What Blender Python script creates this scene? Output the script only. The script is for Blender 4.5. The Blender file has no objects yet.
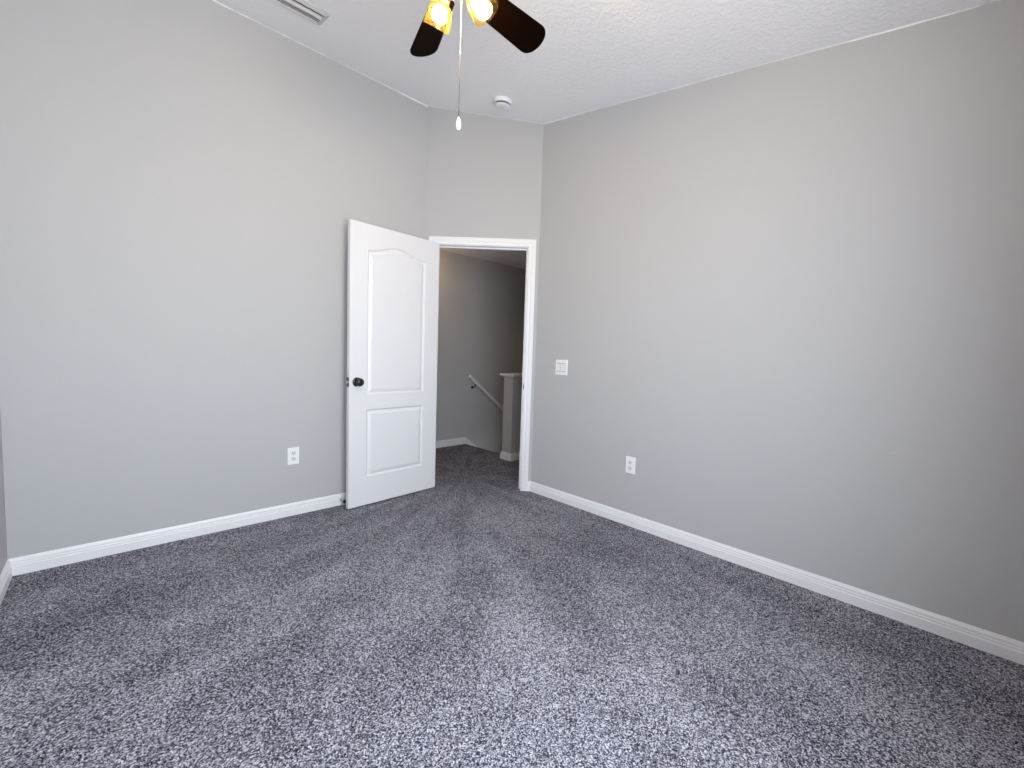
import bpy, bmesh, math, random
from mathutils import Vector, Matrix
random.seed(7)
R = math.radians
PI = math.pi
sc = bpy.context.scene
COL = sc.collection

# ------------------------------------------------------------------ camera
# room frame: X = 0 is the right wall, Y = 0 the left wall, the camera stands in the opposite corner
CAM = Vector((-2.5956, -3.1091, 1.1462))
AL = 0.7590                      # heading of the left wall seen from the camera
PITCH, ROLL, FPX = 0.0664, 0.0325, 426.1
def cam_axes():
    f = Vector((0, math.cos(PITCH), -math.sin(PITCH)))
    u = Vector((0, math.sin(PITCH), math.cos(PITCH)))
    r = Vector((1, 0, 0))
    c, s = math.cos(ROLL), math.sin(ROLL)
    r, u = c*r + s*u, -s*r + c*u
    m = Matrix.Rotation(-AL, 3, 'Z')
    return m @ r, m @ u, m @ f
_r, _u, _f = cam_axes()
cd = bpy.data.cameras.new('camera')
cd.sensor_width = 36.0
cd.lens = FPX / 1024 * 36.0
cd.clip_start = 0.02
cam = bpy.data.objects.new('camera', cd)
COL.objects.link(cam)
cam.matrix_world = Matrix(((_r.x, _u.x, -_f.x, CAM.x), (_r.y, _u.y, -_f.y, CAM.y), (_r.z, _u.z, -_f.z, CAM.z), (0, 0, 0, 1)))
sc.camera = cam

# ------------------------------------------------------------------ light
world = bpy.data.worlds.new('world')
sc.world = world
world.use_nodes = True
_bg = world.node_tree.nodes['Background']
_bg.inputs['Strength'].default_value = 14.9
# overcast sky above, brighter lower half added to lift the ceiling
_nt = world.node_tree
_tc = _nt.nodes.new('ShaderNodeTexCoord')
_sp = _nt.nodes.new('ShaderNodeSeparateXYZ')
_rm = _nt.nodes.new('ShaderNodeValToRGB')
_mp = _nt.nodes.new('ShaderNodeMapRange')
_mp.inputs['From Min'].default_value = -1.0
_mp.inputs['From Max'].default_value = 1.0
_e = _rm.color_ramp.elements
_e[0].position = 0.47; _e[0].color = (0.90, 0.92, 1.0, 1)
_e[1].position = 0.53; _e[1].color = (0.83, 0.885, 1.0, 1)
_nt.links.new(_tc.outputs['Generated'], _sp.inputs[0])
_nt.links.new(_sp.outputs['Z'], _mp.inputs['Value'])
_nt.links.new(_mp.outputs['Result'], _rm.inputs['Fac'])
_nt.links.new(_rm.outputs['Color'], _bg.inputs['Color'])

WIN_S = (-2.86, -1.36, 0.55, 2.15)     # window in the wall behind the camera: x0, x1, z0, z1
WEST, SOUTH = -2.972, -3.36
def portal(name, loc, rot, sx, sy):
    d = bpy.data.lights.new(name, 'AREA')
    d.shape = 'RECTANGLE'
    d.size, d.size_y = sx, sy
    d.cycles.is_portal = True
    o = bpy.data.objects.new(name, d)
    o.location, o.rotation_euler = loc, rot
    COL.objects.link(o)
portal('sky_portal_south', ((WIN_S[0]+WIN_S[1])/2, SOUTH-0.07, (WIN_S[2]+WIN_S[3])/2), (PI/2, 0, 0), WIN_S[1]-WIN_S[0], WIN_S[3]-WIN_S[2])

def point(name, loc, power, col, rad=0.05):
    d = bpy.data.lights.new(name, 'POINT')
    d.energy, d.color, d.shadow_soft_size = power, col, rad
    o = bpy.data.objects.new(name, d)
    o.location = loc
    COL.objects.link(o)
    return o
point('hall_light', (-0.12, 0.92, 2.16), 5.2, (1.0, 0.64, 0.34), 0.08)

vs = sc.view_settings
vs.view_transform = 'Standard'
vs.look = 'None'
vs.gamma = 1.0
vs.use_curve_mapping = False
vs.exposure = 0.0
try:
    sc.cycles.max_bounces = 16
    sc.cycles.diffuse_bounces = 10
    sc.cycles.transparent_max_bounces = 16
    sc.cycles.sample_clamp_indirect = 8.0
except Exception:
    pass

# ------------------------------------------------------------------ materials
def mat(name, color, rough=0.5, metal=0.0, spec=0.5):
    m = bpy.data.materials.new(name)
    m.use_nodes = True
    b = m.node_tree.nodes['Principled BSDF']
    b.inputs['Base Color'].default_value = (*color, 1)
    b.inputs['Roughness'].default_value = rough
    b.inputs['Metallic'].default_value = metal
    b.inputs['Specular IOR Level'].default_value = spec
    return m
def nd(m, t, **kw):
    n = m.node_tree.nodes.new(t)
    for k, v in kw.items():
        if k in n.inputs: n.inputs[k].default_value = v
        else: setattr(n, k, v)
    return n
def ln(m, a, ao, b, bi): m.node_tree.links.new(a.outputs[ao], b.inputs[bi])
def coords(m, scale=(1, 1, 1), rot=(0, 0, 0)):
    t = nd(m, 'ShaderNodeTexCoord')
    mp = nd(m, 'ShaderNodeMapping')
    mp.inputs['Scale'].default_value = scale
    mp.inputs['Rotation'].default_value = rot
    ln(m, t, 'Object', mp, 'Vector')
    return mp
def bumped(name, color, scale, strength, dist, rough=0.6, detail=3.0, spec=0.3, vary=0.0):
    m = mat(name, color, rough, 0, spec)
    b = m.node_tree.nodes['Principled BSDF']
    c = coords(m)
    n = nd(m, 'ShaderNodeTexNoise', Scale=scale, Detail=detail, Roughness=0.55)
    ln(m, c, 'Vector', n, 'Vector')
    bp = nd(m, 'ShaderNodeBump', Strength=strength, Distance=dist)
    ln(m, n, 'Fac', bp, 'Height')
    ln(m, bp, 'Normal', b, 'Normal')
    if vary:
        n2 = nd(m, 'ShaderNodeTexNoise', Scale=3.0, Detail=4.0)
        ln(m, c, 'Vector', n2, 'Vector')
        mx = nd(m, 'ShaderNodeMix', data_type='RGBA')
        mx.inputs[6].default_value = (*[k*(1-vary) for k in color], 1)
        mx.inputs[7].default_value = (*[min(1, k*(1+vary)) for k in color], 1)
        ln(m, n2, 'Fac', mx, 0)
        ln(m, mx, 2, b, 'Base Color')
    return m

M_WALL = bumped('wall_paint', (0.50, 0.50, 0.507), 170, 0.10, 0.004, 0.62, 2.0, 0.25, 0.012)
M_CEIL = mat('ceiling_texture', (0.895, 0.895, 0.925), 0.8, 0, 0.15)
def _ceil():
    m = M_CEIL
    b = m.node_tree.nodes['Principled BSDF']
    c = coords(m)
    n = nd(m, 'ShaderNodeTexNoise', Scale=38.0, Detail=3.0, Roughness=0.6, Distortion=0.6)
    ln(m, c, 'Vector', n, 'Vector')
    r = nd(m, 'ShaderNodeValToRGB')
    r.color_ramp.elements[0].position = 0.42
    r.color_ramp.elements[1].position = 0.60
    ln(m, n, 'Fac', r, 'Fac')
    n2 = nd(m, 'ShaderNodeTexNoise', Scale=160.0, Detail=2.0)
    ln(m, c, 'Vector', n2, 'Vector')
    ad = nd(m, 'ShaderNodeMath', operation='MULTIPLY_ADD')
    ad.inputs[1].default_value = 0.25
    ln(m, n2, 'Fac', ad, 0)
    ln(m, r, 'Color', ad, 2)
    bp = nd(m, 'ShaderNodeBump', Strength=0.35, Distance=0.006)
    ln(m, ad, 'Value', bp, 'Height')
    ln(m, bp, 'Normal', b, 'Normal')
_ceil()
M_TRIM = bumped('trim_enamel', (0.85, 0.85, 0.87), 60, 0.03, 0.002, 0.35, 2.0, 0.45)
M_DOOR = bumped('door_enamel', (0.80, 0.80, 0.82), 90, 0.05, 0.002, 0.38, 2.0, 0.45)
M_PLASTIC = bumped('white_plastic', (0.90, 0.90, 0.91), 40, 0.01, 0.001, 0.3, 1.0, 0.5)
M_PLASTIC2 = bumped('white_plastic_insert', (0.76, 0.76, 0.77), 40, 0.01, 0.001, 0.3, 1.0, 0.5)
M_ROCKER_SHADE = bumped('rocker_shade', (0.30, 0.30, 0.31), 40, 0.01, 0.001, 0.5)  # grey puts the shading around the rockers into the colour
M_SLOT = bumped('dark_slot', (0.06, 0.06, 0.06), 40, 0.01, 0.001, 0.7)
M_BRONZE = bumped('dark_bronze', (0.012, 0.011, 0.011), 120, 0.03, 0.001, 0.28, 2.0, 0.5)
M_STEEL = bumped('satin_steel', (0.55, 0.55, 0.55), 120, 0.02, 0.001, 0.35)
M_STEEL.node_tree.nodes['Principled BSDF'].inputs['Metallic'].default_value = 0.9
M_LOUVER = bumped('louver_enamel', (0.80, 0.80, 0.81), 80, 0.02, 0.001, 0.45)
M_VENT = bumped('vent_enamel', (0.58, 0.58, 0.59), 80, 0.02, 0.001, 0.45)
M_DUCT_SHADE = bumped('duct_shade', (0.05, 0.05, 0.055), 20, 0.05, 0.002, 0.8)  # dark colour stands in for shade inside the duct
M_CORD = bumped('grey_cord', (0.10, 0.10, 0.105), 200, 0.05, 0.001, 0.7)
M_RUBBER = bumped('black_rubber', (0.01, 0.01, 0.01), 80, 0.05, 0.001, 0.6)
M_NICKEL = bumped('fan_nickel', (0.62, 0.58, 0.52), 120, 0.02, 0.001, 0.3)
M_NICKEL.node_tree.nodes['Principled BSDF'].inputs['Metallic'].default_value = 0.85

def carpet():
    m = mat('carpet_pile', (0.12, 0.12, 0.135), 0.95, 0, 0.05)
    b = m.node_tree.nodes['Principled BSDF']
    c = coords(m)
    # yarn tufts: every cell its own twist of dark and light fibres
    wn = nd(m, 'ShaderNodeTexNoise', Scale=130.0, Detail=1.0)
    ln(m, c, 'Vector', wn, 'Vector')
    wv = nd(m, 'ShaderNodeVectorMath', operation='SCALE')
    wv.inputs['Scale'].default_value = 0.008
    ln(m, wn, 'Color', wv, 0)
    av = nd(m, 'ShaderNodeVectorMath', operation='ADD')
    ln(m, c, 'Vector', av, 0); ln(m, wv, 'Vector', av, 1)
    v = nd(m, 'ShaderNodeTexVoronoi', Scale=265.0)
    ln(m, av, 'Vector', v, 'Vector')
    sep = nd(m, 'ShaderNodeSeparateColor')
    ln(m, v, 'Color', sep, 'Color')
    n = nd(m, 'ShaderNodeTexNoise', Scale=215.0, Detail=3.0, Roughness=0.6)
    ln(m, av, 'Vector', n, 'Vector')
    mixf = nd(m, 'ShaderNodeMath', operation='MULTIPLY_ADD')
    mixf.inputs[1].default_value = 0.66
    ln(m, sep, 'Red', mixf, 0)
    sc2 = nd(m, 'ShaderNodeMath', operation='MULTIPLY')
    sc2.inputs[1].default_value = 0.46
    ln(m, n, 'Fac', sc2, 0)
    ln(m, sc2, 'Value', mixf, 2)
    # pile brushed one way or the other by vacuum strokes that fan out from the doorway
    tc = nd(m, 'ShaderNodeTexCoord')
    off = nd(m, 'ShaderNodeVectorMath', operation='ADD')
    off.inputs[1].default_value = (0.15, -0.10, 0)
    ln(m, tc, 'Object', off, 0)
    sx = nd(m, 'ShaderNodeSeparateXYZ'); ln(m, off, 'Vector', sx, 0)
    nx = nd(m, 'ShaderNodeMath', operation='MULTIPLY'); nx.inputs[1].default_value = -1.0; ln(m, sx, 'X', nx, 0)
    ny = nd(m, 'ShaderNodeMath', operation='MULTIPLY'); ny.inputs[1].default_value = -1.0; ln(m, sx, 'Y', ny, 0)
    at = nd(m, 'ShaderNodeMath', operation='ARCTAN2'); ln(m, ny, 'Value', at, 0); ln(m, nx, 'Value', at, 1)
    am = nd(m, 'ShaderNodeMath', operation='MULTIPLY'); am.inputs[1].default_value = 5.5; ln(m, at, 'Value', am, 0)
    le = nd(m, 'ShaderNodeVectorMath', operation='LENGTH'); ln(m, off, 'Vector', le, 0)
    lm = nd(m, 'ShaderNodeMath', operation='MULTIPLY'); lm.inputs[1].default_value = 0.9; ln(m, le, 'Value', lm, 0)
    cb = nd(m, 'ShaderNodeCombineXYZ'); ln(m, am, 'Value', cb, 'X'); ln(m, lm, 'Value', cb, 'Y')
    n3a = nd(m, 'ShaderNodeTexNoise', Scale=1.5, Detail=2.0, Roughness=0.5)
    ln(m, cb, 'Vector', n3a, 'Vector')
    n3b = nd(m, 'ShaderNodeTexNoise', Scale=5.0, Detail=3.0, Roughness=0.6, Distortion=0.6)
    ln(m, tc, 'Object', n3b, 'Vector')
    n3 = nd(m, 'ShaderNodeMix', data_type='FLOAT'); n3.inputs[0].default_value = 0.35
    ln(m, n3a, 'Fac', n3, 2); ln(m, n3b, 'Fac', n3, 3)
    nap = nd(m, 'ShaderNodeMapRange')
    nap.inputs['From Min'].default_value = 0.38
    nap.inputs['From Max'].default_value = 0.62
    nap.inputs['To Min'].default_value = -0.062
    nap.inputs['To Max'].default_value = 0.042
    ln(m, n3, 0, nap, 'Value')
    ad = nd(m, 'ShaderNodeMath', operation='ADD')
    ln(m, mixf, 'Value', ad, 0); ln(m, nap, 'Result', ad, 1)
    r = nd(m, 'ShaderNodeValToRGB')
    e = r.color_ramp.elements
    e[0].position = 0.22; e[0].color = (0.012, 0.012, 0.021, 1)
    e[1].position = 0.88; e[1].color = (0.70, 0.69, 0.77, 1)
    k = e.new(0.45); k.color = (0.092, 0.091, 0.116, 1)
    k = e.new(0.65); k.color = (0.30, 0.297, 0.355, 1)
    ln(m, ad, 'Value', r, 'Fac')
    ln(m, r, 'Color', b, 'Base Color')
    bp = nd(m, 'ShaderNodeBump', Strength=0.8, Distance=0.008)
    ln(m, mixf, 'Value', bp, 'Height')
    ln(m, bp, 'Normal', b, 'Normal')
    return m
M_CARPET = carpet()

def wood_blade():
    m = mat('espresso_blade', (0.010, 0.006, 0.004), 0.45, 0, 0.02)
    b = m.node_tree.nodes['Principled BSDF']
    c = coords(m, (3, 40, 40))
    n = nd(m, 'ShaderNodeTexNoise', Scale=3.0, Detail=4.0)
    ln(m, c, 'Vector', n, 'Vector')
    mx = nd(m, 'ShaderNodeMix', data_type='RGBA')
    mx.inputs[6].default_value = (0.0020, 0.0008, 0.0004, 1)
    mx.inputs[7].default_value = (0.0055, 0.0019, 0.0008, 1)
    ln(m, n, 'Fac', mx, 0)
    ln(m, mx, 2, b, 'Base Color')
    return m
M_BLADE = wood_blade()

def shade_glass():
    m = bpy.data.materials.new('amber_shade_glass')
    m.use_nodes = True
    t = m.node_tree
    t.nodes.remove(t.nodes['Principled BSDF'])
    out = t.nodes['Material Output']
    tr = nd(m, 'ShaderNodeBsdfTransparent'); tr.inputs['Color'].default_value = (1.0, 0.86, 0.50, 1)
    tl = nd(m, 'ShaderNodeBsdfTranslucent'); tl.inputs['Color'].default_value = (0.95, 0.72, 0.22, 1)
    gl = nd(m, 'ShaderNodeBsdfGlossy'); gl.inputs['Roughness'].default_value = 0.12
    c = coords(m); n = nd(m, 'ShaderNodeTexNoise', Scale=14.0, Detail=3.0)
    ln(m, c, 'Vector', n, 'Vector')
    mr = nd(m, 'ShaderNodeMapRange'); mr.inputs['To Min'].default_value = 0.006; mr.inputs['To Max'].default_value = 0.018
    ln(m, n, 'Fac', mr, 'Value')
    b = nd(m, 'ShaderNodeMixShader'); ln(m, mr, 'Result', b, 0)
    ln(m, tr, 'BSDF', b, 1); ln(m, tl, 'BSDF', b, 2)
    d = nd(m, 'ShaderNodeMixShader'); d.inputs[0].default_value = 0.04
    ln(m, b, 'Shader', d, 1); ln(m, gl, 'BSDF', d, 2)
    ln(m, d, 'Shader', out, 'Surface')
    return m
M_SHADE = shade_glass()
def emitter(name, col, s):
    m = bpy.data.materials.new(name)
    m.use_nodes = True
    t = m.node_tree
    t.nodes.remove(t.nodes['Principled BSDF'])
    e = nd(m, 'ShaderNodeEmission'); e.inputs['Color'].default_value = (*col, 1); e.inputs['Strength'].default_value = s
    ln(m, e, 'Emission', t.nodes['Material Output'], 'Surface')
    return m
M_BULB = emitter('lit_bulb', (1.0, 0.87, 0.70), 260.0)

def pane_glass():
    m = bpy.data.materials.new('window_glass')
    m.use_nodes = True
    t = m.node_tree
    t.nodes.remove(t.nodes['Principled BSDF'])
    tr = nd(m, 'ShaderNodeBsdfTransparent'); tr.inputs['Color'].default_value = (0.96, 0.98, 0.97, 1)
    gl = nd(m, 'ShaderNodeBsdfGlossy'); gl.inputs['Roughness'].default_value = 0.02
    a = nd(m, 'ShaderNodeMixShader'); a.inputs[0].default_value = 0.06
    ln(m, tr, 'BSDF', a, 1); ln(m, gl, 'BSDF', a, 2)
    ln(m, a, 'Shader', t.nodes['Material Output'], 'Surface')
    return m
M_PANE = pane_glass()

# ------------------------------------------------------------------ helpers
def link(name, bm, m, parent=None, smooth=False, bevel=0.0, segs=2, loc=None):
    bmesh.ops.recalc_face_normals(bm, faces=bm.faces[:])
    me = bpy.data.meshes.new(name)
    bm.to_mesh(me); bm.free()
    for mm in (m if isinstance(m, (list, tuple)) else [m]): me.materials.append(mm)
    o = bpy.data.objects.new(name, me)
    COL.objects.link(o)
    if parent is not None: o.parent = parent
    if loc is not None: o.location = loc
    if smooth:
        for p in me.polygons: p.use_smooth = True
        if smooth is not True:
            me.set_sharp_from_angle(angle=R(smooth))
    if bevel:
        b = o.modifiers.new('bevel', 'BEVEL')
        b.width, b.segments, b.limit_method, b.angle_limit = bevel, segs, 'ANGLE', R(40)
    return o
def tag(o, label, cat, kind=None, group=None):
    o['label'] = label; o['category'] = cat
    if kind: o['kind'] = kind
    if group: o['group'] = group
    return o
def empty(name, loc, mw=None):
    o = bpy.data.objects.new(name, None)
    o.empty_display_size = 0.05
    COL.objects.link(o)
    if mw is not None: o.matrix_world = mw
    else: o.location = loc
    return o
def box(bm, x0, x1, y0, y1, z0, z1, mx=None):
    v = [bm.verts.new(p) for p in [(x0,y0,z0),(x1,y0,z0),(x1,y1,z0),(x0,y1,z0),(x0,y0,z1),(x1,y0,z1),(x1,y1,z1),(x0,y1,z1)]]
    for f in [(0,3,2,1),(4,5,6,7),(0,1,5,4),(1,2,6,5),(2,3,7,6),(3,0,4,7)]: bm.faces.new([v[i] for i in f])
    if mx is not None: bmesh.ops.transform(bm, matrix=mx, verts=v)
    return v
def prism(bm, poly, z0, z1):
    """plan polygon between z0 and z1, each a number or a function of (x, y)"""
    f0 = z0 if callable(z0) else (lambda x, y: z0)
    f1 = z1 if callable(z1) else (lambda x, y: z1)
    a = [bm.verts.new((x, y, f0(x, y))) for x, y in poly]
    b = [bm.verts.new((x, y, f1(x, y))) for x, y in poly]
    n = len(poly)
    bm.faces.new(a[::-1]); bm.faces.new(b)
    for i in range(n): bm.faces.new([a[i], a[(i+1) % n], b[(i+1) % n], b[i]])
def lathe(bm, prof, seg=32, mx=None, cap=True):
    """prof: list of (radius, height); axis +Z"""
    rings = []
    new = []
    for r, h in prof:
        if r < 1e-6:
            v = bm.verts.new((0, 0, h)); rings.append([v]); new.append(v)
        else:
            ring = [bm.verts.new((r*math.cos(2*PI*k/seg), r*math.sin(2*PI*k/seg), h)) for k in range(seg)]
            rings.append(ring); new += ring
    for a, b in zip(rings, rings[1:]):
        for k in range(seg):
            k2 = (k+1) % seg
            if len(a) == 1 and len(b) == 1: continue
            if len(a) == 1: bm.faces.new([a[0], b[k], b[k2]])
            elif len(b) == 1: bm.faces.new([a[k], a[k2], b[0]])
            else: bm.faces.new([a[k], a[k2], b[k2], b[k]])
    if cap:
        for ring in (rings[0], rings[-1]):
            if len(ring) > 1: bm.faces.new(ring)
    if mx is not None: bmesh.ops.transform(bm, matrix=mx, verts=new)
def tube(bm, pts, r, seg=12):
    pts = [Vector(p) for p in pts]
    rings = []
    for i, p in enumerate(pts):
        d = (pts[min(i+1, len(pts)-1)] - pts[max(i-1, 0)]).normalized()
        a = d.orthogonal().normalized() if i == 0 else (prev - d*prev.dot(d)).normalized()
        prev = a
        b = d.cross(a)
        rings.append([bm.verts.new(p + (a*math.cos(2*PI*k/seg) + b*math.sin(2*PI*k/seg))*r) for k in range(seg)])
    for q, w in zip(rings, rings[1:]):
        for k in range(seg): bm.faces.new([q[k], q[(k+1) % seg], w[(k+1) % seg], w[k]])
    bm.faces.new(rings[0][::-1]); bm.faces.new(rings[-1])
def sweep(bm, path, prof, side, drop=None):
    """profile (thickness, height) run along a plan polyline with mitred corners; side = +1 left of travel"""
    P = [Vector(p) for p in path]
    n = len(P)
    rows = []
    for i in range(n):
        ds = []
        if i > 0: ds.append((P[i]-P[i-1]).normalized())
        if i < n-1: ds.append((P[i+1]-P[i]).normalized())
        ns = [Vector((-d.y, d.x))*side for d in ds]
        m = ns[0] if len(ns) == 1 else (ns[0]+ns[1]) / (1 + ns[0].dot(ns[1]))
        dz = drop[i] if drop else 0
        rows.append([bm.verts.new((P[i].x + m.x*t, P[i].y + m.y*t, z + dz)) for t, z in prof])
    k = len(prof)
    for a, b in zip(rows, rows[1:]):
        for j in range(k): bm.faces.new([a[j], a[(j+1) % k], b[(j+1) % k], b[j]])
    bm.faces.new(rows[0]); bm.faces.new(rows[-1])
def frame_from(o, x, y, z):
    return Matrix(((x.x, y.x, z.x, o.x), (x.y, y.y, z.y, o.y), (x.z, y.z, z.z, o.z), (0, 0, 0, 1)))
def align_z(o, z):
    z = Vector(z).normalized()
    x = z.orthogonal().normalized()
    return frame_from(Vector(o), x, z.cross(x), z)

# ------------------------------------------------------------------ the shell
TH = 0.115
CL = Vector((-0.6816, 0.0))
CR = Vector((0.0, -0.6462))
D = (CR-CL).normalized()
N = Vector((-D.y, D.x))                 # from the room into the hall
if N.x < 0: N = -N
DL = (CR-CL).length
LO = Vector((CL.x + (TH - N.y*TH)/N.x, TH))        # outer corners of the diagonal wall
RO = Vector((TH, CR.y + (TH - N.x*TH)/N.y))
HALL_Z = 2.36
def ceil_z(x, y): return 3.1297 + y/6.0

floor_bm = bmesh.new()
prism(floor_bm, [(-3.08, -3.48), (1.90, -3.48), (1.90, 0.30), (0.70, 0.30), (0.70, 1.30), (-3.08, 1.30)], -0.16, 0.0)
tag(link('floor', floor_bm, M_CARPET), 'grey flecked carpet running from the bedroom out into the hall', 'carpet', 'structure')

bm = bmesh.new()
prism(bm, [(WEST-TH, SOUTH-TH), (TH, SOUTH-TH), RO, LO, (WEST-TH, TH)], ceil_z, lambda x, y: ceil_z(x, y)+0.1)
# the ceiling coat laps a few millimetres down the walls in an uneven bead
def bead(a, b, inward, w0):
    a, b, q = Vector(a), Vector(b), Vector(inward)
    L = (b-a).length
    n = max(8, int(L/0.045))
    rows = []
    for i in range(n+1):
        p = a.lerp(b, i/n)
        w = w0*(0.15 + 0.35*random.random() + 0.5*max(0.0, math.sin(i*0.21+L*3)*math.sin(i*0.083+1.0)))
        z = ceil_z(p.x, p.y)
        rows.append([bm.verts.new((p.x, p.y, z)), bm.verts.new((p.x+q.x*w*0.5, p.y+q.y*w*0.5, z)), bm.verts.new((p.x+q.x*0.0012, p.y+q.y*0.0012, z-w)), bm.verts.new((p.x, p.y, z-w))])
    for u, v in zip(rows, rows[1:]):
        for j in range(4): bm.faces.new([u[j], u[(j+1) % 4], v[(j+1) % 4], v[j]])
bead((WEST, 0), CL, (0, -1), 0.011)
bead(CL, CR, -N, 0.005)
bead(CR, (0, -3.05), (-1, 0), 0.007)
tag(link('ceiling', bm, M_CEIL), 'white textured bedroom ceiling sloping up to the left wall', 'ceiling', 'structure')

def wall(name, poly, z1, label, z0=0.0):
    b = bmesh.new()
    prism(b, poly, z0, z1)
    return tag(link(name, b, M_WALL), label, 'wall', 'structure')
wall('wall_left', [(WEST-TH, 0), CL, LO, (WEST-TH, TH)], ceil_z, 'long pale grey wall left of the open door')
wall('wall_right', [(0, SOUTH-TH), (TH, SOUTH-TH), RO, CR], ceil_z, 'long pale grey wall right of the doorway')

# diagonal wall with the doorway
S0, S1, ZT = 0.098, 0.848, 2.036        # finished opening
def dw(s, n, z): return Vector((CL.x + D.x*s - N.x*n, CL.y + D.y*s - N.y*n, z))   # n = out into the room
bm = bmesh.new()
r0, r1, rz = S0-0.016, S1+0.016, ZT+0.016
fs = [(0, 0), (r0, 0), (r0, rz), (r1, rz), (r1, 0), (DL, 0), (DL, None), (0, None)]
fr, bk = [], []
for i, (s, z) in enumerate(fs):
    p = dw(s, 0, 0)
    q = dw(s, -TH, 0) if 0 < i < 5 else Vector((*(LO if s == 0 else RO), 0))
    fr.append(bm.verts.new((p.x, p.y, ceil_z(p.x, p.y) if z is None else z)))
    bk.append(bm.verts.new((q.x, q.y, ceil_z(q.x, q.y) if z is None else z)))
bm.faces.new(fr); bm.faces.new(bk[::-1])
for i in range(8): bm.faces.new([fr[i], fr[(i+1) % 8], bk[(i+1) % 8], bk[i]])
bm.normal_update()
bmesh.ops.triangulate(bm, faces=[f for f in bm.faces if len(f.verts) > 4])
tag(link('wall_door', bm, M_WALL), 'narrow grey wall set at an angle around the doorway', 'wall', 'structure')

def holed(name, axis, c0, c1, a0, a1, hole, label):
    """wall with one window opening, running along axis between a0 and a1"""
    b = bmesh.new()
    h0, h1, hz0, hz1 = hole
    def P(a, c, z):
        x, y = (c, a) if axis == 'y' else (a, c)
        return (x, y, ceil_z(x, y) if z is None else z)
    A = [a0, h0, h1, a1]
    Z = [0.0, hz0, hz1, None]
    g = {}
    for i, a in enumerate(A):
        for j, z in enumerate(Z):
            for k, c in enumerate((c0, c1)): g[i, j, k] = b.verts.new(P(a, c, z))
    for i in range(3):
        for j in range(3):
            if (i, j) == (1, 1): continue
            for k in (0, 1): b.faces.new([g[i, j, k], g[i+1, j, k], g[i+1, j+1, k], g[i, j+1, k]])
    for j in range(3):
        for i in (0, 3): b.faces.new([g[i, j, 0], g[i, j+1, 0], g[i, j+1, 1], g[i, j, 1]])
    for i in range(3):
        for j in (0, 3): b.faces.new([g[i, j, 0], g[i+1, j, 0], g[i+1, j, 1], g[i, j, 1]])
    for (p, q) in [((1, 1), (2, 1)), ((2, 1), (2, 2)), ((2, 2), (1, 2)), ((1, 2), (1, 1))]:
        b.faces.new([g[*p, 0], g[*q, 0], g[*q, 1], g[*p, 1]])
    return tag(link(name, b, M_WALL), label, 'wall', 'structure')
wall('wall_west', [(WEST-TH, SOUTH-TH), (WEST, SOUTH-TH), (WEST, 0), (WEST-TH, 0)], ceil_z, 'grey wall meeting the left wall at the left picture edge')
holed('wall_south', 'x', SOUTH, SOUTH-TH, WEST, 0.0, WIN_S, 'grey bedroom wall behind the viewer')

def window(name, axis, c, hole, label):
    h0, h1, z0, z1 = hole
    e = empty(name, ((c, (h0+h1)/2, z0) if axis == 'y' else ((h0+h1)/2, c, z0)))
    tag(e, label, 'window', 'structure')
    def put(b, a0, a1, q0, q1, w0, w1):
        if axis == 'y': box(b, q0, q1, a0-(h0+h1)/2, a1-(h0+h1)/2, w0-z0, w1-z0)
        else: box(b, a0-(h0+h1)/2, a1-(h0+h1)/2, q0, q1, w0-z0, w1-z0)
    b = bmesh.new(); f = 0.04; zm = (z0+z1)/2
    put(b, h0, h0+f, -0.10, -0.05, z0, z1); put(b, h1-f, h1, -0.10, -0.05, z0, z1)
    put(b, h0+f, h1-f, -0.10, -0.05, z0, z0+f); put(b, h0+f, h1-f, -0.10, -0.05, z1-f, z1)
    put(b, h0+f, h1-f, -0.095, -0.055, zm-0.02, zm+0.02)
    link('window_frame', b, M_TRIM, e)
    b = bmesh.new(); put(b, h0+f, h1-f, -0.080, -0.076, z0+f, z1-f); link('window_pane', b, M_PANE, e)
    b = bmesh.new(); put(b, h0-0.03, h1+0.03, -0.05, 0.03, z0-0.02, z0); link('window_sill', b, M_TRIM, e)
window('window_1', 'x', SOUTH, WIN_S, 'white framed window behind the viewer')

# hall beyond the doorway
wall('wall_hall', [(-1.62, 1.213), (3.5, 1.213), (3.5, 1.30), (-1.62, 1.30)], HALL_Z, 'dim grey hall wall behind the stair handrail', -2.2)
wall('wall_hall_west', [(-1.62, TH), (-1.50, TH), (-1.50, 1.213), (-1.62, 1.213)], HALL_Z, 'hall end wall hidden behind the open door')
wall('wall_hall_east', [(3.4, -1.3), (3.5, -1.3), (3.5, 1.213), (3.4, 1.213)], HALL_Z, 'wall at the foot of the stairs', -2.2)
wall('wall_hall_south', [(TH, -1.42), (3.5, -1.42), (3.5, -1.3), (TH, -1.3)], HALL_Z, 'unseen hall wall added to block light beyond the right wall', -0.1)  # unseen wall, added to shut outside light out of the hall
bm = bmesh.new()
prism(bm, [(-1.62, 0.06), (-0.655, 0.06), (0.057, -0.625), (0.057, -1.42), (3.5, -1.42), (3.5, 1.30), (-1.62, 1.30)], HALL_Z, HALL_Z+0.08)
tag(link('ceiling_hall', bm, M_CEIL), 'low hall ceiling seen through the doorway', 'ceiling', 'structure')
bm = bmesh.new()
prism(bm, [(1.90, -1.3), (3.4, -1.3), (3.4, 0.2), (1.90, 0.2)], -0.16, 0.0)
tag(link('floor_hall', bm, M_CARPET), 'hall carpet beyond the half wall', 'carpet', 'structure')
# stairs going down beside the half wall
bm = bmesh.new()
for k in range(11):
    x0 = 0.70 + 0.235*k
    z = -0.183*(k+1)
    box(bm, x0-0.02, x0+0.235, 0.35, 1.213, z-0.25, z)
tag(link('stairs', bm, M_CARPET, bevel=0.012), 'carpeted stairs dropping away beside the hall wall', 'stairs', 'structure')

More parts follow.
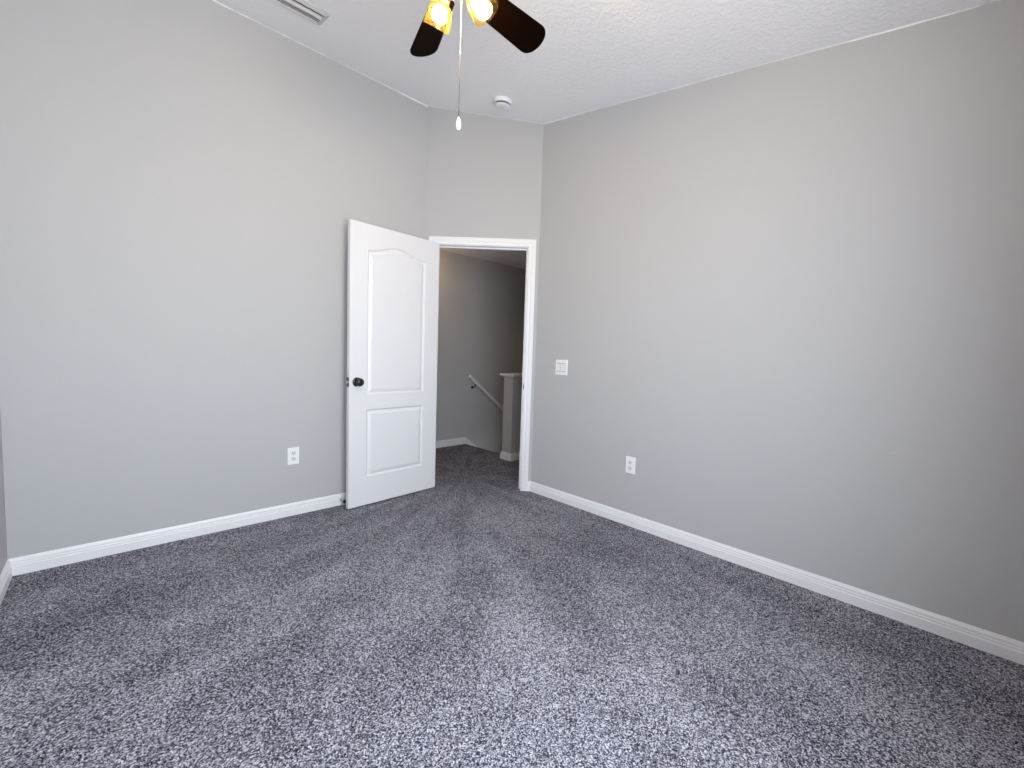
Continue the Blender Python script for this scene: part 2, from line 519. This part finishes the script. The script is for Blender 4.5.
# half wall with cap and its own baseboard
hw = bmesh.new()
prism(hw, [(0.562, 0.203), (3.4, 0.203), (3.4, 0.349), (0.562, 0.349)], -2.2, 0.925)
half = tag(link('wall_half', hw, M_WALL, bevel=0.004), 'grey half wall with white cap guarding the stairs', 'half wall', 'structure')
bm = bmesh.new()
box(bm, 0.527, 3.4, 0.168, 0.384, 0.925, 0.95)
link('cap', bm, M_TRIM, half, bevel=0.006)
bm = bmesh.new()
box(bm, 0.553, 3.4, 0.194, 0.358, 0.912, 0.925)
link('cap_moulding', bm, M_TRIM, half, bevel=0.005)

# ------------------------------------------------------------------ baseboards and casing
BB = [(0, 0), (0.0145, 0), (0.0145, 0.044), (0.0110, 0.0455), (0.0090, 0.0480), (0.0120, 0.0495), (0.0120, 0.0580), (0.0085, 0.0590), (0.0075, 0.0620), (0.0100, 0.0640), (0.0095, 0.0720), (0.0060, 0.0780), (0.0035, 0.0845), (0, 0.0845)]
CAS0, CAS1 = S0-0.005, S1+0.005
CW = 0.060
def v2(s): p = dw(s, 0, 0); return (p.x, p.y)
bm = bmesh.new()
sweep(bm, [(WEST, 0), (CL.x, 0), v2(CAS0-CW)], BB, -1)
tag(link('baseboard_left', bm, M_TRIM), 'white grooved baseboard along the left wall', 'baseboard', 'structure')
bm = bmesh.new()
sweep(bm, [v2(CAS1+CW), CR, (0, SOUTH)], BB, -1)
tag(link('baseboard_right', bm, M_TRIM), 'white grooved baseboard along the right wall', 'baseboard', 'structure')
bm = bmesh.new()
sweep(bm, [(WEST, SOUTH), (WEST, 0)], BB, -1)
tag(link('baseboard_west', bm, M_TRIM), 'short white baseboard end at the left picture edge', 'baseboard', 'structure')
bm = bmesh.new()
sl = 0.183/0.235
sweep(bm, [(-1.5, 1.213), (0.715, 1.213), (3.3, 1.213)], BB, -1, [0, 0, -sl*2.585])
tag(link('baseboard_hall', bm, M_TRIM), 'white hall baseboard turning down along the stairs', 'baseboard', 'structure')
bm = bmesh.new()
sweep(bm, [(3.4, 0.203), (0.562, 0.203), (0.562, 0.349), (0.70, 0.349)], BB, 1 if False else 1)
tag(link('baseboard_half', bm, M_TRIM), 'white baseboard wrapping the foot of the half wall', 'baseboard', 'structure')

CP = [(0.0, 0.0), (0.0, 0.0085), (0.003, 0.0110), (0.016, 0.0120), (0.019, 0.0100), (0.023, 0.0100), (0.027, 0.0135), (0.042, 0.0165), (0.045, 0.0145), (0.048, 0.0170), (0.057, 0.0175), (CW, 0.0150), (CW, 0.0)]
bm = bmesh.new()
rows = []
for (sx, kx, kz, top) in [(CAS0, -1, 0, 0), (CAS0, -1, 1, 1), (CAS1, 1, 1, 1), (CAS1, 1, 0, 0)]:
    rows.append([bm.verts.new(dw(sx + kx*a, n, (ZT+0.005+a) if top else 0.0)) for a, n in CP])
for u, v in zip(rows, rows[1:]):
    for j in range(len(CP)): bm.faces.new([u[j], u[(j+1) % len(CP)], v[(j+1) % len(CP)], v[j]])
bm.faces.new(rows[0]); bm.faces.new(rows[-1])
trim = tag(link('trim_1', bm, M_TRIM), 'white moulded casing around the doorway', 'door casing', 'structure')
MD = frame_from(Vector((CL.x, CL.y, 0)), Vector((D.x, D.y, 0)), Vector((N.x, N.y, 0)), Vector((0, 0, 1)))   # local: x along D, y into hall
bm = bmesh.new()
box(bm, S0-0.0155, S0, 0, TH, 0, ZT+0.0155, MD); box(bm, S1, S1+0.0155, 0, TH, 0, ZT+0.0155, MD); box(bm, S0, S1, 0, TH, ZT, ZT+0.0155, MD)
box(bm, S0, S0+0.011, 0.040, 0.075, 0, ZT, MD); box(bm, S1-0.011, S1, 0.040, 0.075, 0, ZT, MD); box(bm, S0+0.011, S1-0.011, 0.040, 0.075, ZT-0.011, ZT, MD)
link('door_jamb', bm, M_TRIM, trim)
bm = bmesh.new()
box(bm, S1-0.0012, S1+0.0005, 0.002, 0.030, 0.862, 0.919, MD)
box(bm, S1-0.0012, S1+0.0042, -0.0035, 0.003, 0.874, 0.907, MD)
link('strike_plate', bm, M_BRONZE, trim)

# ------------------------------------------------------------------ the door
DW, DH, DT = 0.7686, 2.032, 0.035
HX, HY = -0.606, -0.0972
ang = R(184.61)
dd = Vector((math.cos(ang), math.sin(ang), 0))       # hinge edge -> free edge
dn = Vector((dd.y, -dd.x, 0))                        # must point to the camera side
if dn.y > 0: dn = -dn
door = bpy.data.objects.new('door_1', None)          # replaced by the leaf mesh below
bpy.data.objects.remove(door)
DM = frame_from(Vector((HX, HY, 0.012)), dd, dn, Vector((0, 0, 1)))
def outline(kind):
    x0, x1 = 0.134, DW-0.134
    if kind == 'low': return [(x0, 0.208), (x1, 0.208), (x1, 0.709), (x0, 0.709)], 1
    pts = [(x0, 0.816), (x1, 0.816)]
    n = 28
    for i in range(n+1):
        u = 1 - 2*i/n
        pts.append(((x0+x1)/2 + u*(x1-x0)/2, 1.853 + 0.057*(0.5+0.5*math.cos(PI*u))))
    return pts, n
def inset(pts, d):
    n = len(pts); out = []
    for i in range(n):
        a, b, c = Vector(pts[i-1]), Vector(pts[i]), Vector(pts[(i+1) % n])
        n1 = Vector((-(b-a).y, (b-a).x)).normalized(); n2 = Vector((-(c-b).y, (c-b).x)).normalized()
        m = (n1+n2)/(1+n1.dot(n2))
        out.append(tuple(b + m*d))
    return out
bm = bmesh.new()
def V(x, z, y): return bm.verts.new((x, y, z))
for face, sg in ((0.0, -1), (-DT, 1)):
    lo, _ = outline('low'); up, nn = outline('up')
    x0, x1 = lo[0][0], lo[1][0]
    def quad(ps): bm.faces.new([V(x, z, face) for x, z in ps])
    quad([(0, 0), (x0, 0), (x0, DH), (0, DH)]); quad([(x1, 0), (DW, 0), (DW, DH), (x1, DH)])
    quad([(x0, 0), (x1, 0), (x1, 0.208), (x0, 0.208)]); quad([(x0, 0.709), (x1, 0.709), (x1, 0.816), (x0, 0.816)])
    arch = up[2:]
    for a, b in zip(arch, arch[1:]): quad([a, b, (b[0], DH), (a[0], DH)])
    for pts in (lo, up):
        rings = [(0, 0), (0.002, 0.0012), (0.010, 0.0105), (0.013, 0.0115), (0.017, 0.0108), (0.034, 0.0026), (0.039, 0.0014)]
        vr = []
        for d, dep in rings:
            q = inset(pts, d) if d else pts
            vr.append([V(x, z, face + sg*dep) for x, z in q])
        for a, b in zip(vr, vr[1:]):
            for i in range(len(pts)): bm.faces.new([a[i], a[(i+1) % len(pts)], b[(i+1) % len(pts)], b[i]])
        c = vr[-1]
        cen = V((x0+x1)/2, sum(v.co.z for v in c)/len(c), face + sg*0.0014)
        for i in range(len(c)): bm.faces.new([c[i], c[(i+1) % len(c)], cen])
for a, b in [((0, 0), (DW, 0)), ((DW, 0), (DW, DH)), ((DW, DH), (0, DH)), ((0, DH), (0, 0))]:
    bm.faces.new([V(*a, 0), V(*b, 0), V(*b, -DT), V(*a, -DT)])
bmesh.ops.remove_doubles(bm, verts=bm.verts[:], dist=1e-5)
door = link('door_1', bm, M_DOOR)
door.matrix_world = DM
tag(door, 'open white two-panel door with arched upper panel and black knob', 'door', 'structure')
KX, KZ = 0.713, 0.912
for s in (1, -1):
    bm = bmesh.new()
    y0 = 0.0 if s == 1 else -DT
    mx = align_z((KX, y0, KZ), (0, s, 0))
    lathe(bm, [(0.0, 0.0), (0.0315, 0.0), (0.0325, 0.003), (0.030, 0.007), (0.024, 0.0095), (0.0135, 0.011), (0.0115, 0.016), (0.0115, 0.026), (0.0145, 0.031), (0.0225, 0.0365), (0.0275, 0.044), (0.0285, 0.051), (0.0265, 0.058), (0.020, 0.0635), (0.010, 0.0665), (0.0, 0.067)], 32, mx)
    k = link('knob', bm, M_BRONZE, door, smooth=35)
    k['label'] = 'round black door knob'
bm = bmesh.new()
box(bm, DW-0.0005, DW+0.0016, -0.0300, -0.0050, 0.878, 0.944)
lp = link('latch_plate', bm, M_BRONZE, door)
lp['label'] = 'dark latch plate on the door edge'
bm = bmesh.new()
box(bm, DW+0.001, DW+0.010, -0.0245, -0.0105, 0.9035, 0.9185)
link('latch_bolt', bm, M_STEEL, lp, bevel=0.002)
for z in (0.20, 1.02, 1.83):
    bm = bmesh.new()
    lathe(bm, [(0.0, -0.045), (0.0065, -0.045), (0.0065, 0.045), (0.0, 0.045)], 16, Matrix.Translation((-0.004, -DT+0.002, z)))
    box(bm, -0.0008, 0.0008, -DT+0.003, -0.006, z-0.044, z+0.044)
    link('hinge', bm, M_STEEL, door, smooth=40)

# door stop on the left baseboard behind the door
ds = empty('door_stop', (-1.366, -0.0145, 0.043))
tag(ds, 'small door stop with black tip on the baseboard behind the door', 'door stop')
bm = bmesh.new()
lathe(bm, [(0.0, 0.0), (0.012, 0.0), (0.012, 0.003), (0.006, 0.006), (0.0, 0.006)], 20, align_z((0, 0, 0), (0, -1, 0)))
link('mounting_plate', bm, M_STEEL, ds, smooth=40)
bm = bmesh.new()
pts = [(0.0055*math.cos(t*0.8), -0.005-0.0011*t*0.55, 0.0055*math.sin(t*0.8)) for t in range(0, 86)]
tube(bm, pts, 0.0013, 6)
link('spring', bm, M_STEEL, ds, smooth=True)
bm = bmesh.new()
lathe(bm, [(0.0, 0.0), (0.011, 0.0), (0.0125, 0.004), (0.0125, 0.018), (0.009, 0.022), (0.0, 0.0225)], 20, align_z((0, -0.055, 0), (0, -1, 0)))
t_ = link('rubber_tip', bm, M_RUBBER, ds, smooth=40); t_['label'] = 'black rubber tip'

# ------------------------------------------------------------------ wall plates
def plate_frame(p, nrm):
    """local x to the right as seen from the room, y up, z out of the wall"""
    z = Vector(nrm).normalized(); y = Vector((0, 0, 1)); x = y.cross(z)
    return frame_from(Vector(p), x, y, z)
def rounded(bm, w, h, d0, d1, r=0.004, inset_top=0.003):
    def ring(w, h, z):
        out = []
        for cx, cy, a0 in ((w/2-r, h/2-r, 0), (-w/2+r, h/2-r, 90), (-w/2+r, -h/2+r, 180), (w/2-r, -h/2+r, 270)):
            for k in range(4):
                a = R(a0+30*k)
                out.append(bm.verts.new((cx+r*math.cos(a), cy+r*math.sin(a), z)))
        return out
    a, b, c = ring(w, h, d0), ring(w, h, d0+(d1-d0)*0.5), ring(w-2*inset_top, h-2*inset_top, d1)
    for u, v in ((a, b), (b, c)):
        for i in range(16): bm.faces.new([u[i], u[(i+1) % 16], v[(i+1) % 16], v[i]])
    bm.faces.new(a[::-1]); bm.faces.new(c)
def screw(x, y, z, par):
    bm = bmesh.new()
    lathe(bm, [(0.0, 0.0), (0.0034, 0.0), (0.0030, 0.0010), (0.0, 0.0012)], 14, Matrix.Translation((x, y, z)))
    return link('screw', bm, M_PLASTIC2, par, smooth=40)
def outlet(p, nrm, label):
    e = empty('wall_outlet', None, plate_frame(p, nrm))
    tag(e, label, 'electrical outlet')
    bm = bmesh.new(); rounded(bm, 0.073, 0.117, 0.0, 0.006)
    link('cover_plate', bm, M_PLASTIC, e)
    for sy in (0.0195, -0.0195):
        bm = bmesh.new()
        out = []
        for k in range(28):
            a = 2*PI*k/28
            out.append((0.0172*math.cos(a), max(-0.0135, min(0.0135, 0.0172*math.sin(a)))))
        lo = [bm.verts.new((x, y+sy, 0.0055)) for x, y in out]; hi = [bm.verts.new((x, y+sy, 0.0078)) for x, y in out]
        for i in range(28): bm.faces.new([lo[i], lo[(i+1) % 28], hi[(i+1) % 28], hi[i]])
        bm.faces.new(lo[::-1]); bm.faces.new(hi)
        rc = link('receptacle', bm, M_PLASTIC2, e)
        bm = bmesh.new()
        box(bm, -0.0078, -0.0052, sy-0.001, sy+0.0075, 0.0074, 0.0081); box(bm, 0.0052, 0.0078, sy-0.001, sy+0.0075, 0.0074, 0.0081)
        lathe(bm, [(0.0, 0.0074), (0.0026, 0.0074), (0.0026, 0.0081), (0.0, 0.0081)], 12, Matrix.Translation((0, sy-0.0075, 0)))
        link('slot', bm, M_SLOT, rc)
    screw(0, 0, 0.006, e)
    return e
outlet((-1.690, 0, 0.4125), (0, -1, 0), 'white double electrical outlet low on the left wall')
outlet((0, -1.5845, 0.420), (-1, 0, 0), 'white double electrical outlet low on the right wall')
sw = empty('light_switch', None, plate_frame((0, -0.935, 1.066), (-1, 0, 0)))
tag(sw, 'white double light switch beside the doorway', 'light switch')
bm = bmesh.new(); rounded(bm, 0.120, 0.120, 0.0, 0.006)
link('cover_plate', bm, M_PLASTIC, sw)
for sx in (-0.023, 0.023):
    bm = bmesh.new()
    box(bm, sx-0.0175, sx+0.0175, -0.0345, 0.0345, 0.0052, 0.0066)
    link('switch_frame', bm, M_ROCKER_SHADE, sw)
    bm = bmesh.new()
    a = [(-0.0300, 0.0062), (-0.0300, 0.0072), (0.0, 0.0080), (0.0300, 0.0122), (0.0300, 0.0062)]
    l_ = [bm.verts.new((sx-0.0145, y, z)) for y, z in a]; r_ = [bm.verts.new((sx+0.0145, y, z)) for y, z in a]
    for i in range(5): bm.faces.new([l_[i], l_[(i+1) % 5], r_[(i+1) % 5], r_[i]])
    bm.faces.new(l_); bm.faces.new(r_[::-1])
    link('rocker', bm, M_PLASTIC, sw)
    for sy in (0.0485, -0.0485): screw(sx, sy, 0.006, sw)
nl = empty('nail', None, plate_frame((0, -2.921, 0.762), (-1, 0, 0)))
nl.matrix_world = align_z((0, -2.921, 0.762), (-1, 0, 0.25))
tag(nl, 'tiny nail left in the bare right wall', 'nail')
bm = bmesh.new(); lathe(bm, [(0.0, -0.012), (0.0012, -0.01), (0.0012, 0.006), (0.0, 0.006)], 10); link('shank', bm, M_STEEL, nl, smooth=40)
bm = bmesh.new(); lathe(bm, [(0.0, 0.006), (0.0034, 0.006), (0.0034, 0.0072), (0.0, 0.0078)], 14); link('head', bm, M_STEEL, nl, smooth=40)

# ------------------------------------------------------------------ hall handrail
hr = empty('handrail', (0.694, 1.14, 0.875))
tag(hr, 'pale sloping handrail on brackets along the hall stairs', 'handrail')
bm = bmesh.new()
L = 2.4
tube(bm, [(0, 0, 0), (L, 0, -sl*L)], 0.021, 20)
link('rail', bm, M_TRIM, hr, smooth=40, bevel=0.004)
for x in (0.105, 0.95, 1.85):
    bm = bmesh.new()
    z = -sl*x
    tube(bm, [(x, 0, z-0.018), (x, 0.004, z-0.045), (x, 0.025, z-0.066), (x, 0.071, z-0.070)], 0.006, 10)
    lathe(bm, [(0.0, 0.0), (0.019, 0.0), (0.017, 0.005), (0.0, 0.006)], 20, align_z((x, 0.073, z-0.070), (0, -1, 0)))
    b_ = link('bracket', bm, M_BRONZE, hr, smooth=40); b_['label'] = 'dark bracket'

# ------------------------------------------------------------------ ceiling fixtures
g = math.atan(1/6.0)
def ceil_frame(x, y):
    """local x along the left wall, y up the slope, z down into the room"""
    return frame_from(Vector((x, y, ceil_z(x, y))), Vector((1, 0, 0)), Vector((0, -math.cos(g), -math.sin(g))), Vector((0, math.sin(g), -math.cos(g))))
vt = empty('air_vent', None, ceil_frame(-1.80, -0.420))
tag(vt, 'white louvred air vent in the ceiling near the left wall', 'air vent')
VL, VW = 0.33, 0.166
bm = bmesh.new()
out = [(-VL/2, -VW/2), (VL/2, -VW/2), (VL/2, VW/2), (-VL/2, VW/2)]
rg = []
for ins, z in ((0, 0.0), (0, 0.003), (0.004, 0.0060), (0.018, 0.0145), (0.022, 0.0145), (0.022, 0.0)):
    rg.append([bm.verts.new((x - math.copysign(ins, x), y - math.copysign(ins, y), z)) for x, y in out])
for a, b in zip(rg, rg[1:]):
    for i in range(4): bm.faces.new([a[i], a[(i+1) % 4], b[(i+1) % 4], b[i]])
link('vent_frame', bm, M_VENT, vt)
bm = bmesh.new(); box(bm, -VL/2+0.022, VL/2-0.022, -VW/2+0.022, VW/2-0.022, 0.0003, 0.0012)
link('duct_shade_sheet', bm, M_DUCT_SHADE, vt)  # flat dark sheet painted as duct shade, no hole behind it
for y, w, deg in ((-0.0510, 0.0150, 17), (-0.0335, 0.0150, 17), (-0.0160, 0.0150, 17), (0.0075, 0.0215, -14), (0.0300, 0.0150, 17), (0.0480, 0.0150, 17)):
    bm = bmesh.new()
    tilt = R(deg)
    rows = []
    for k in range(6):
        u = k/5 - 0.5
        yy = y + w*u*math.cos(tilt); zz = 0.0080 + w*u*math.sin(tilt) - 0.0008*(u*u*4-1)
        rows.append([bm.verts.new((s_*(VL/2-0.022), yy, zz + dz)) for s_ in (-1, 1) for dz in (0, 0.0010)])
    for a, b in zip(rows, rows[1:]):
        bm.faces.new([a[0], a[2], b[2], b[0]]); bm.faces.new([a[1], b[1], b[3], a[3]])
        bm.faces.new([a[0], b[0], b[1], a[1]]); bm.faces.new([a[2], a[3], b[3], b[2]])
    bm.faces.new([rows[0][0], rows[0][1], rows[0][3], rows[0][2]]); bm.faces.new([rows[-1][0], rows[-1][2], rows[-1][3], rows[-1][1]])
    link('louver', bm, M_LOUVER, vt)

sd = empty('smoke_detector', None, ceil_frame(-0.440, -0.643))
tag(sd, 'round white smoke detector on the ceiling above the doorway', 'smoke detector')
bm = bmesh.new(); lathe(bm, [(0.0, 0.0), (0.067, 0.0), (0.068, 0.004), (0.067, 0.022), (0.064, 0.026), (0.0, 0.026)], 40)
link('mounting_base', bm, M_PLASTIC, sd, smooth=40)
bm = bmesh.new(); lathe(bm, [(0.0, 0.025), (0.049, 0.025), (0.049, 0.039), (0.0, 0.039)], 40)
link('sensor_gap', bm, M_SLOT, sd, smooth=40)
bm = bmesh.new(); lathe(bm, [(0.0, 0.0370), (0.056, 0.0370), (0.0575, 0.039), (0.056, 0.044), (0.050, 0.049), (0.034, 0.053), (0.014, 0.055), (0.0, 0.055)], 40)
link('cover', bm, M_PLASTIC2, sd, smooth=40)
bm = bmesh.new(); lathe(bm, [(0.0, 0.050), (0.010, 0.050), (0.009, 0.0565), (0.0, 0.057)], 20, Matrix.Translation((0.02, 0.018, 0)))
link('test_button', bm, M_PLASTIC, sd, smooth=40)

# ------------------------------------------------------------------ ceiling fan
FX, FY, FZ = -1.669, -1.757, 2.491
fan = empty('ceiling_fan', (FX, FY, ceil_z(FX, FY)))
tag(fan, 'dark bladed ceiling fan with lit amber glass shades', 'ceiling fan')
z0 = FZ - ceil_z(FX, FY)           # blade plane below the mount
bm = bmesh.new(); lathe(bm, [(0.0, 0.02), (0.068, 0.02), (0.066, -0.030), (0.050, -0.055), (0.020, -0.066), (0.0, -0.066)], 36); link('canopy', bm, M_NICKEL, fan, smooth=40)
bm = bmesh.new(); lathe(bm, [(0.0, -0.06), (0.013, -0.06), (0.013, z0+0.075), (0.0, z0+0.075)], 20); link('downrod', bm, M_NICKEL, fan, smooth=40)
bm = bmesh.new(); lathe(bm, [(0.0, z0+0.085), (0.030, z0+0.085), (0.070, z0+0.075), (0.098, z0+0.055), (0.105, z0+0.030), (0.100, z0+0.012), (0.075, z0+0.002), (0.0, z0+0.002)], 40); link('motor_housing', bm, M_NICKEL, fan, smooth=40)
PHI, PIT, RT, WT = R(0.6), R(-20.0), 0.461, 0.135
for k in range(5):
    a = PHI + 2*PI*k/5
    d = Vector((math.cos(a), math.sin(a), 0)); l = Vector((-math.sin(a), math.cos(a), 0))
    lt = l*math.cos(PIT) + Vector((0, 0, math.sin(PIT)))
    nz = d.cross(lt)
    mx = frame_from(Vector((0, 0, z0)), d, lt, nz)
    hwid = lambda r: WT/2*(1-0.333*(RT-r)/RT)
    pts = [(0.115, -hwid(0.115)*0.80), (0.13, -hwid(0.13)), (RT-0.055, -hwid(RT-0.055))]
    hh = hwid(RT-0.055)
    for i in range(1, 16):
        t = -PI/2 + PI*i/16
        pts.append((RT-0.055 + 0.055*math.cos(t)**0.85, hh*math.sin(t)))
    pts += [(RT-0.055, hwid(RT-0.055)), (0.13, hwid(0.13)), (0.115, hwid(0.115)*0.80)]
    bm = bmesh.new()
    lo = [bm.verts.new((x, y, -0.003)) for x, y in pts]; hi = [bm.verts.new((x, y, 0.003)) for x, y in pts]
    n = len(pts)
    for i in range(n): bm.faces.new([lo[i], lo[(i+1) % n], hi[(i+1) % n], hi[i]])
    bm.faces.new(lo[::-1]); bm.faces.new(hi)
    bl = link('blade', bm, M_BLADE, fan, bevel=0.0015)
    bl.matrix_local = mx
    bl['label'] = 'dark espresso fan blade'
    bm = bmesh.new()
    box(bm, 0.075, 0.125, -0.013, 0.013, 0.003, 0.008)
    box(bm, 0.120, 0.185, -0.030, 0.030, 0.003, 0.007)
    link('blade_iron', bm, M_BRONZE, bl, bevel=0.002)
zk = z0 - 0.0
bm = bmesh.new(); lathe(bm, [(0.0, z0+0.004), (0.050, z0+0.004), (0.052, zk-0.004), (0.060, zk-0.015), (0.056, zk-0.035), (0.036, zk-0.052), (0.012, zk-0.060), (0.0, zk-0.060)], 36); link('light_kit', bm, M_NICKEL, fan, smooth=40)
for az in (85.0, -35.0, 205.0):
    a = R(az)
    rad = Vector((math.cos(a), math.sin(a), 0))
    ax = (rad*math.sin(R(38)) + Vector((0, 0, -1))*math.cos(R(38))).normalized()
    base = rad*0.062 + Vector((0, 0, zk-0.030))
    bm = bmesh.new()
    tube(bm, [rad*0.045 + Vector((0, 0, zk-0.022)), rad*0.056 + Vector((0, 0, zk-0.022)), base + ax*0.008], 0.009, 12)
    lathe(bm, [(0.0, 0.0), (0.020, 0.0), (0.024, 0.006), (0.024, 0.028), (0.0, 0.028)], 24, align_z(base, ax))
    arm = link('lamp_arm', bm, M_NICKEL, fan, smooth=40)
    bm = bmesh.new()
    po = [(0.0255, 0.010), (0.0275, 0.019), (0.036, 0.024), (0.0425, 0.031), (0.0460, 0.045), (0.0480, 0.065), (0.0500, 0.088), (0.0520, 0.098)]
    pi_ = [(r-0.003, h) for r, h in po[::-1]]
    lathe(bm, po + pi_ + [po[0]], 36, align_z(base, ax), cap=False)
    bmesh.ops.remove_doubles(bm, verts=bm.verts[:], dist=1e-5)
    sh = link('lamp_shade', bm, M_SHADE, fan, smooth=50)
    sh['label'] = 'lit amber glass shade'
    bm = bmesh.new()
    lathe(bm, [(0.0, 0.026), (0.013, 0.026), (0.015, 0.030), (0.023, 0.036), (0.0280, 0.047), (0.029, 0.056), (0.027, 0.067), (0.019, 0.076), (0.010, 0.0795), (0.0, 0.080)], 24, align_z(base, ax))
    link('bulb', bm, M_BULB, sh, smooth=True)

# pull chain hanging from the light kit
cx = Vector((0.0255, -0.0185))
zc = lambda z: z - ceil_z(FX, FY)
bm = bmesh.new()
top, mid, bot = zk-0.045, zc(2.235), zc(2.010)
n = int((top-mid)/0.0042)
for i in range(n):
    z = top - (top-mid)*i/n
    lathe(bm, [(0.0, z), (0.0014, z-0.001), (0.0014, z-0.0028), (0.0, z-0.0038)], 6, Matrix.Translation((cx.x, cx.y, 0)))
tube(bm, [(cx.x, cx.y, top), (cx.x, cx.y, mid)], 0.0008, 6)
chain = link('pull_chain', bm, M_PLASTIC, fan, smooth=True)
bm = bmesh.new()
tube(bm, [(cx.x, cx.y, mid), (cx.x, cx.y, (mid+bot)/2), (cx.x, cx.y, bot)], 0.0015, 6)
link('cord', bm, M_CORD, chain, smooth=True)
bm = bmesh.new(); lathe(bm, [(0.0, mid+0.006), (0.0028, mid+0.004), (0.0034, mid), (0.0028, mid-0.004), (0.0, mid-0.006)], 12, Matrix.Translation((cx.x, cx.y, 0))); link('connector', bm, M_PLASTIC, chain, smooth=True)
bm = bmesh.new(); lathe(bm, [(0.0, bot+0.003), (0.0028, bot+0.002), (0.0052, bot-0.004), (0.0080, bot-0.013), (0.0094, bot-0.023), (0.0090, bot-0.033), (0.0065, bot-0.041), (0.0, bot-0.045)], 20, Matrix.Translation((cx.x, cx.y, 0)))
pn = link('pendant', bm, M_PLASTIC, chain, smooth=True); pn['label'] = 'white teardrop pull'
